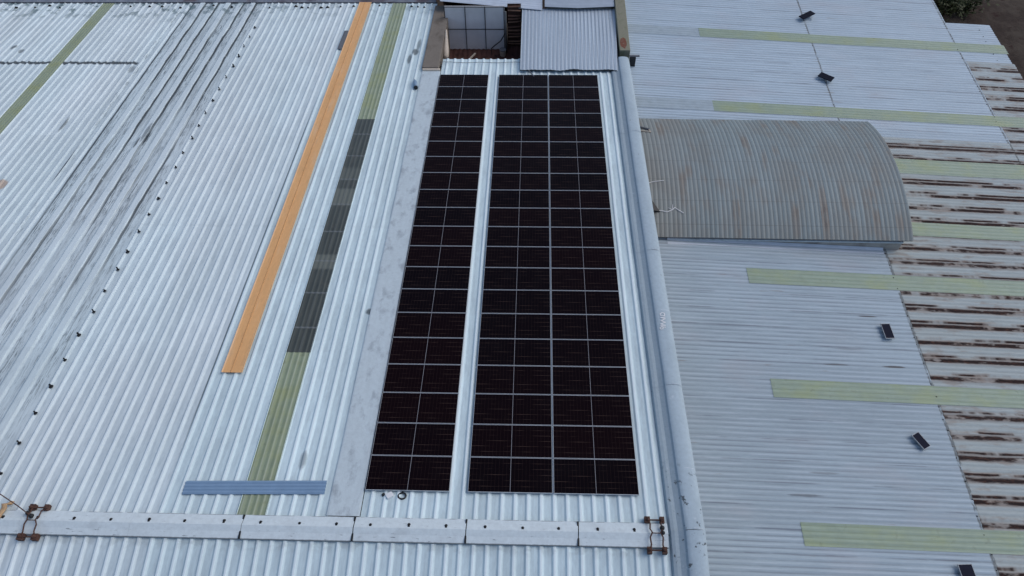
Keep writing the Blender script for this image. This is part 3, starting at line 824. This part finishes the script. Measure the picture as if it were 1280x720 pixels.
MB().box(.0, LW, .02, .06, -.07, -.008).build('eave_beam', M_DARK, ln)
MB().box(.6, .7, .9, 1.0, -4, -.02).build('post', M_DKRUST, ln)
# sheet roofs at the very top edge
tr = empty('upper_roof', 'pale corrugated sheet roof overhanging the opening at the top edge', 'roof', (0, 0, 0))
mb = MB(); rows = []
for k in range(61):
    e = 6*k/60; z = -3.25 + .02*(k % 2) + .02*e
    rows.append([(-.60, 29.86 + e, z), (2.2, 29.45 + e, z), (5.02, 29.02 + e, z)])
mb.grid(rows).build('roof_sheet', simple('pale_sheet', (.50, .57, .66), .5, var=.15, sc=2), tr, solid=.01)
mb = MB(); mb.box(-.5, -.4, 30.4, 35, -8, -3.3); mb.build('wall', M_DKRUST, tr)
mb = MB(); mb.box(-.4, 4.6, 34.8, 34.9, -8, -3.15); mb.build('wall', M_DKRUST, tr)
t2 = empty('rear_roof', 'grey sheet roof behind the lean-to at the top edge', 'roof', (5.15, 29.02, -3.12))
mb = MB(); rows = []
for k in range(31): rows.append([(0, .12 + k*.2, .02*(k % 2) + .01*k), (1.8, 0 + k*.2, .02*(k % 2) + .01*k), (3.75, .14 + k*.2, .02*(k % 2) + .01*k)])
mb.grid(rows).build('roof_sheet', simple('rear_sheet', (.36, .42, .50), .5, var=.2, sc=2), t2, solid=.01)
mb = MB(); mb.box(0, 3.75, .16, .22, -.09, -.045); mb.build('eave_beam', M_DARK, t2)
mb = MB(); mb.box(.1, 3.6, .3, .4, -8, -.13); mb.build('wall', M_WALL, t2)

# inside the opening: panelled white wall, rusty sheet, pole, board, floor roof
ww = empty('panelled_wall', 'white panelled wall with dark joints standing inside the dark opening', 'wall', (-.30, 28.72, -5.55), (R(-9), 0, 0))
n = MB(); n.box(0, 3.27, 0, .05, 0, 2.50); n.build('panel_board', M_TARP, ww)
for x in (0.0, 1.12, 2.20, 3.24):
    q = MB(); q.box(x-.018, x+.018, -.03, -.003, 0, 2.5); q.build('upright', M_DARK, ww)
for z in (0, 1.22, 2.48):
    q = MB(); q.box(0, 3.27, -.052, -.032, z-.018, z+.018); q.build('cross_rail', M_DARK, ww)
rs = empty('rusty_screen', 'dark rusty slatted screen right of the white panelled wall', 'screen', (3.12, 28.9, -6.0), (R(-5), 0, 0))
q = MB(); q.box(0, .74, .08, .12, 0, 3.0); q.build('back_sheet', M_DKRUST, rs)
M_SLAT = simple('rusty_slat', (.34, .20, .14), .8, var=.5, sc=5)
M_SLAT2 = simple('rusty_scrap', (.20, .11, .08), .8, var=.5, sc=5)
for k in range(13):
    q = MB(); z = .15 + k*.22 + rnd.uniform(-.05, .05); e_ = rnd.uniform(-.03, .03); q.v = [(.03, .0, z-e_), (.72-rnd.uniform(0, .2), .0, z+e_), (.72, .078, z+e_), (.03, .078, z-e_)]; h_ = rnd.uniform(.035, .07); q.v += [(a_, b_, c_+h_) for a_, b_, c_ in q.v]; q.f = [(3,2,1,0),(4,5,6,7),(0,1,5,4),(1,2,6,5),(2,3,7,6),(3,0,4,7)]; q.build('slat', rnd.choice((M_SLAT, M_SLAT2)), rs)
po = MB(); po.tube([(3.05, 28.45, -5.9), (3.05, 28.42, -2.95)], .05, 8)
tag(po.build('steel_pole', simple('pole_grey', (.10, .11, .12), .5, var=.3), smooth=True), 'grey steel pole standing before the white panelled wall', 'pole')
bk = empty('paint_bucket', 'small cream bucket at the foot of the grey pole', 'bucket', (2.86, 28.25, -5.61))
q = MB(); q.tube([(0,0,0), (0,0,.40)], [.15, .18], 12); q.build('bucket_body', M_CREAM, bk)
q = MB(); q.tube([(0,0,.402), (0,0,.43)], .19, 12); q.build('lid', M_SCRAP, bk)
cb = MB(); cb.tube([(3.0, 28.45, -4.3), (2.75, 28.4, -4.75), (2.45, 28.38, -5.0), (2.2, 28.4, -5.25), (2.25, 28.3, -5.6), (2.5, 28.2, -5.55), (2.35, 28.1, -5.8), (1.9, 28.0, -5.9)], .03, 6)
tag(cb.build('slack_cable', M_CONDUIT), 'slack black cable hanging from the pole in front of the white wall', 'cable')
wb = MB(); wb.tube([(.0, 25.72, -3.92), (-.0, 25.8, -3.86), (-.02, 26.2, -3.76), (-.05, 26.9, -3.58), (-.08, 27.5, -3.44)], [.07, .14, .15, .09, .04], 12)
tag(wb.build('rolled_sheet', M_CREAM, smooth=True), 'tapering cream rolled sheet leaning beside the stained brown parapet', 'roll')
mb = MB(); rows = []
for k in range(97): rows.append([(-.2 + 4.3*k/96, y, -5.85 + .11*(y-26) + .035*(.5 + .5*math.sin(k/96*2*math.pi*16))) for y in (24.76, 27, 29.2)])
fl = mb.grid(rows).build('lower_roof', simple('red_rust_sheet', (.085, .04, .034), .8, .2, var=.5, sc=3, dark=(.03, .015, .013), dk=.7), None, solid=.02); tag(fl, 'low dark rusty sheet roof at the bottom of the opening', 'roof')
deb = random.Random(5)
for k, (dx, dy) in enumerate(((.5, 27.6), (1.15, 28.1), (1.7, 27.4), (2.1, 27.9), (2.5, 27.3))):
    q = MB(); L_ = deb.uniform(.35, .7); q.box(-L_/2, L_/2, -.05, .05, 0, .05)
    tag(q.build('timber_scrap', (M_SLAT2, M_CREAM, M_SCRAP, M_SLAT2, M_SCRAP)[k], None, (0, 0, deb.uniform(-1.2, 1.2)), (dx, dy, -5.80 + .11*(dy-26))),
        ('rusty scrap on the low red roof, nearest the brown parapet', 'pale timber scrap on the low red roof, before the white panelled wall', 'grey scrap in the middle of the low red roof', 'rusty scrap lying near the slack black cable', 'grey scrap on the low red roof, nearest the rusty slatted screen')[k], 'scrap')
sag = MB(); pts = []
for k in range(15):
    x = -.15 + 4.1*k/14; pts.append((x, 24.45, -24.45*math.tan(SL) + .085 + .03*math.sin(k*1.1)*.6 - .02*math.sin(math.pi*k/14)))
sag.tube(pts, .012, 5)
tag(sag.build('thin_cable', M_SCRAP), 'thin cable lying across the ribs above the top row of panels', 'cable')
q = MB(); q.tube([(4.35, 23.55, -2.99), (4.62, 23.1, -3.0)], .03, 6); tag(q.build('loose_stick', M_SCRAP), 'short dark stick lying by the lean-to sheet edge', 'stick')

# ------------------------------------------------------------------ ground and plants
mb = MB(); rows = []
NG = 40
def gco(i): s = (i/NG - .5)*2; return 300*s*abs(s)
rows = [[(20 + gco(i), 35 + gco(j), -9 + (.25*mnoise.noise(Vector((gco(i)*.3, gco(j)*.3, 1))))) for i in range(NG+1)] for j in range(NG+1)]
tag(mb.grid(rows).build('ground', M_SOIL), kind='structure', label='dark bare soil beside the warehouse')
def gz(x, y): return -9.0
def shrub(x, y, r, hgt, n, label, seed):
    rr = random.Random(seed)
    t = empty('shrub', label, 'shrub', (x, y, -9.05), group='shrubs by the far corner of the right roof')
    st = MB()
    tips = []
    for k in range(9):
        a = rr.uniform(0, 6.28); e = rr.uniform(.3, 1); p = (r*e*math.cos(a), r*e*math.sin(a), hgt*rr.uniform(.55, 1)); tips.append(Vector(p))
        st.tube([(0,0,0), (p[0]*.4, p[1]*.4, p[2]*.6), p], [.05, .03, .012], 5)
    st.build('stem', M_BARK, t)
    lf = MB()
    for k in range(n):
        c = rr.choice(tips)*rr.uniform(.55, 1.05) + Vector((rr.gauss(0, .28), rr.gauss(0, .28), rr.gauss(0, .25)))
        d = Vector((rr.uniform(-1, 1), rr.uniform(-1, 1), rr.uniform(-.4, .6))).normalized(); w = d.cross(Vector((rr.uniform(-1,1), rr.uniform(-1,1), 1))).normalized()
        L_, W_ = rr.uniform(.15, .34), rr.uniform(.05, .09)
        lf.face([c, c + d*L_*.5 + w*W_, c + d*L_, c + d*L_*.5 - w*W_])
    lf.build('foliage', M_LEAF, t)
shrub(30.9, 36.5, 1.1, 2.2, 900, 'dark leafy shrub tight against the far corner of the roof', 3)
shrub(33.0, 37.5, .8, 1.4, 500, 'low sparse shrub standing out on the soil, farthest right of the three', 5)
shrub(32.0, 38.6, 1.2, 2.2, 900, 'taller shrub at the top edge, behind the other two', 8)
# ------------------------------------------------------------------ light, sky, camera
w = bpy.data.worlds.new('World'); scene.world = w; w.use_nodes = True
nt = w.node_tree; bg = nt.nodes['Background']
sky = nt.nodes.new('ShaderNodeTexSky'); sky.sky_type = 'NISHITA'; sky.sun_disc = False
EL, AZ = R(48), R(70)        # azimuth clockwise from +Y
sky.sun_elevation = EL; sky.sun_rotation = AZ; sky.dust_density = 2.0; sky.ozone_density = 1.0
nt.links.new(sky.outputs[0], bg.inputs[0]); bg.inputs[1].default_value = .118
sd = bpy.data.lights.new('sun', 'SUN'); sd.energy = .85; sd.angle = R(40); sd.color = (1, .96, .9)
so = bpy.data.objects.new('sun', sd); COL.objects.link(so)
dv = Vector((math.sin(AZ)*math.cos(EL), math.cos(AZ)*math.cos(EL), math.sin(EL)))
so.rotation_euler = dv.to_track_quat('Z', 'Y').to_euler()

cam = bpy.data.cameras.new('camera'); co = bpy.data.objects.new('camera', cam); COL.objects.link(co)
Fv = Vector((-0.02840061, 0.58382634, -0.81138167)); Rv = Vector((0.99953175, 0.02583435, -0.01639739)); Uv = Vector((-0.01138829, 0.81146743, 0.58428667))
mw = Matrix((( Rv.x, Uv.x, -Fv.x, 4.67131), (Rv.y, Uv.y, -Fv.y, -6.16654), (Rv.z, Uv.z, -Fv.z, 19.91716), (0, 0, 0, 1)))
co.matrix_world = mw
cam.sensor_width = 36; cam.lens = 910.04/1280*36; cam.clip_end = 2000; cam.clip_start = .1
scene.camera = co
scene.view_settings.view_transform = 'Standard'; scene.view_settings.look = 'None'; scene.view_settings.gamma = 1
scene.view_settings.use_curve_mapping = False
scene.view_settings.exposure = 0.12
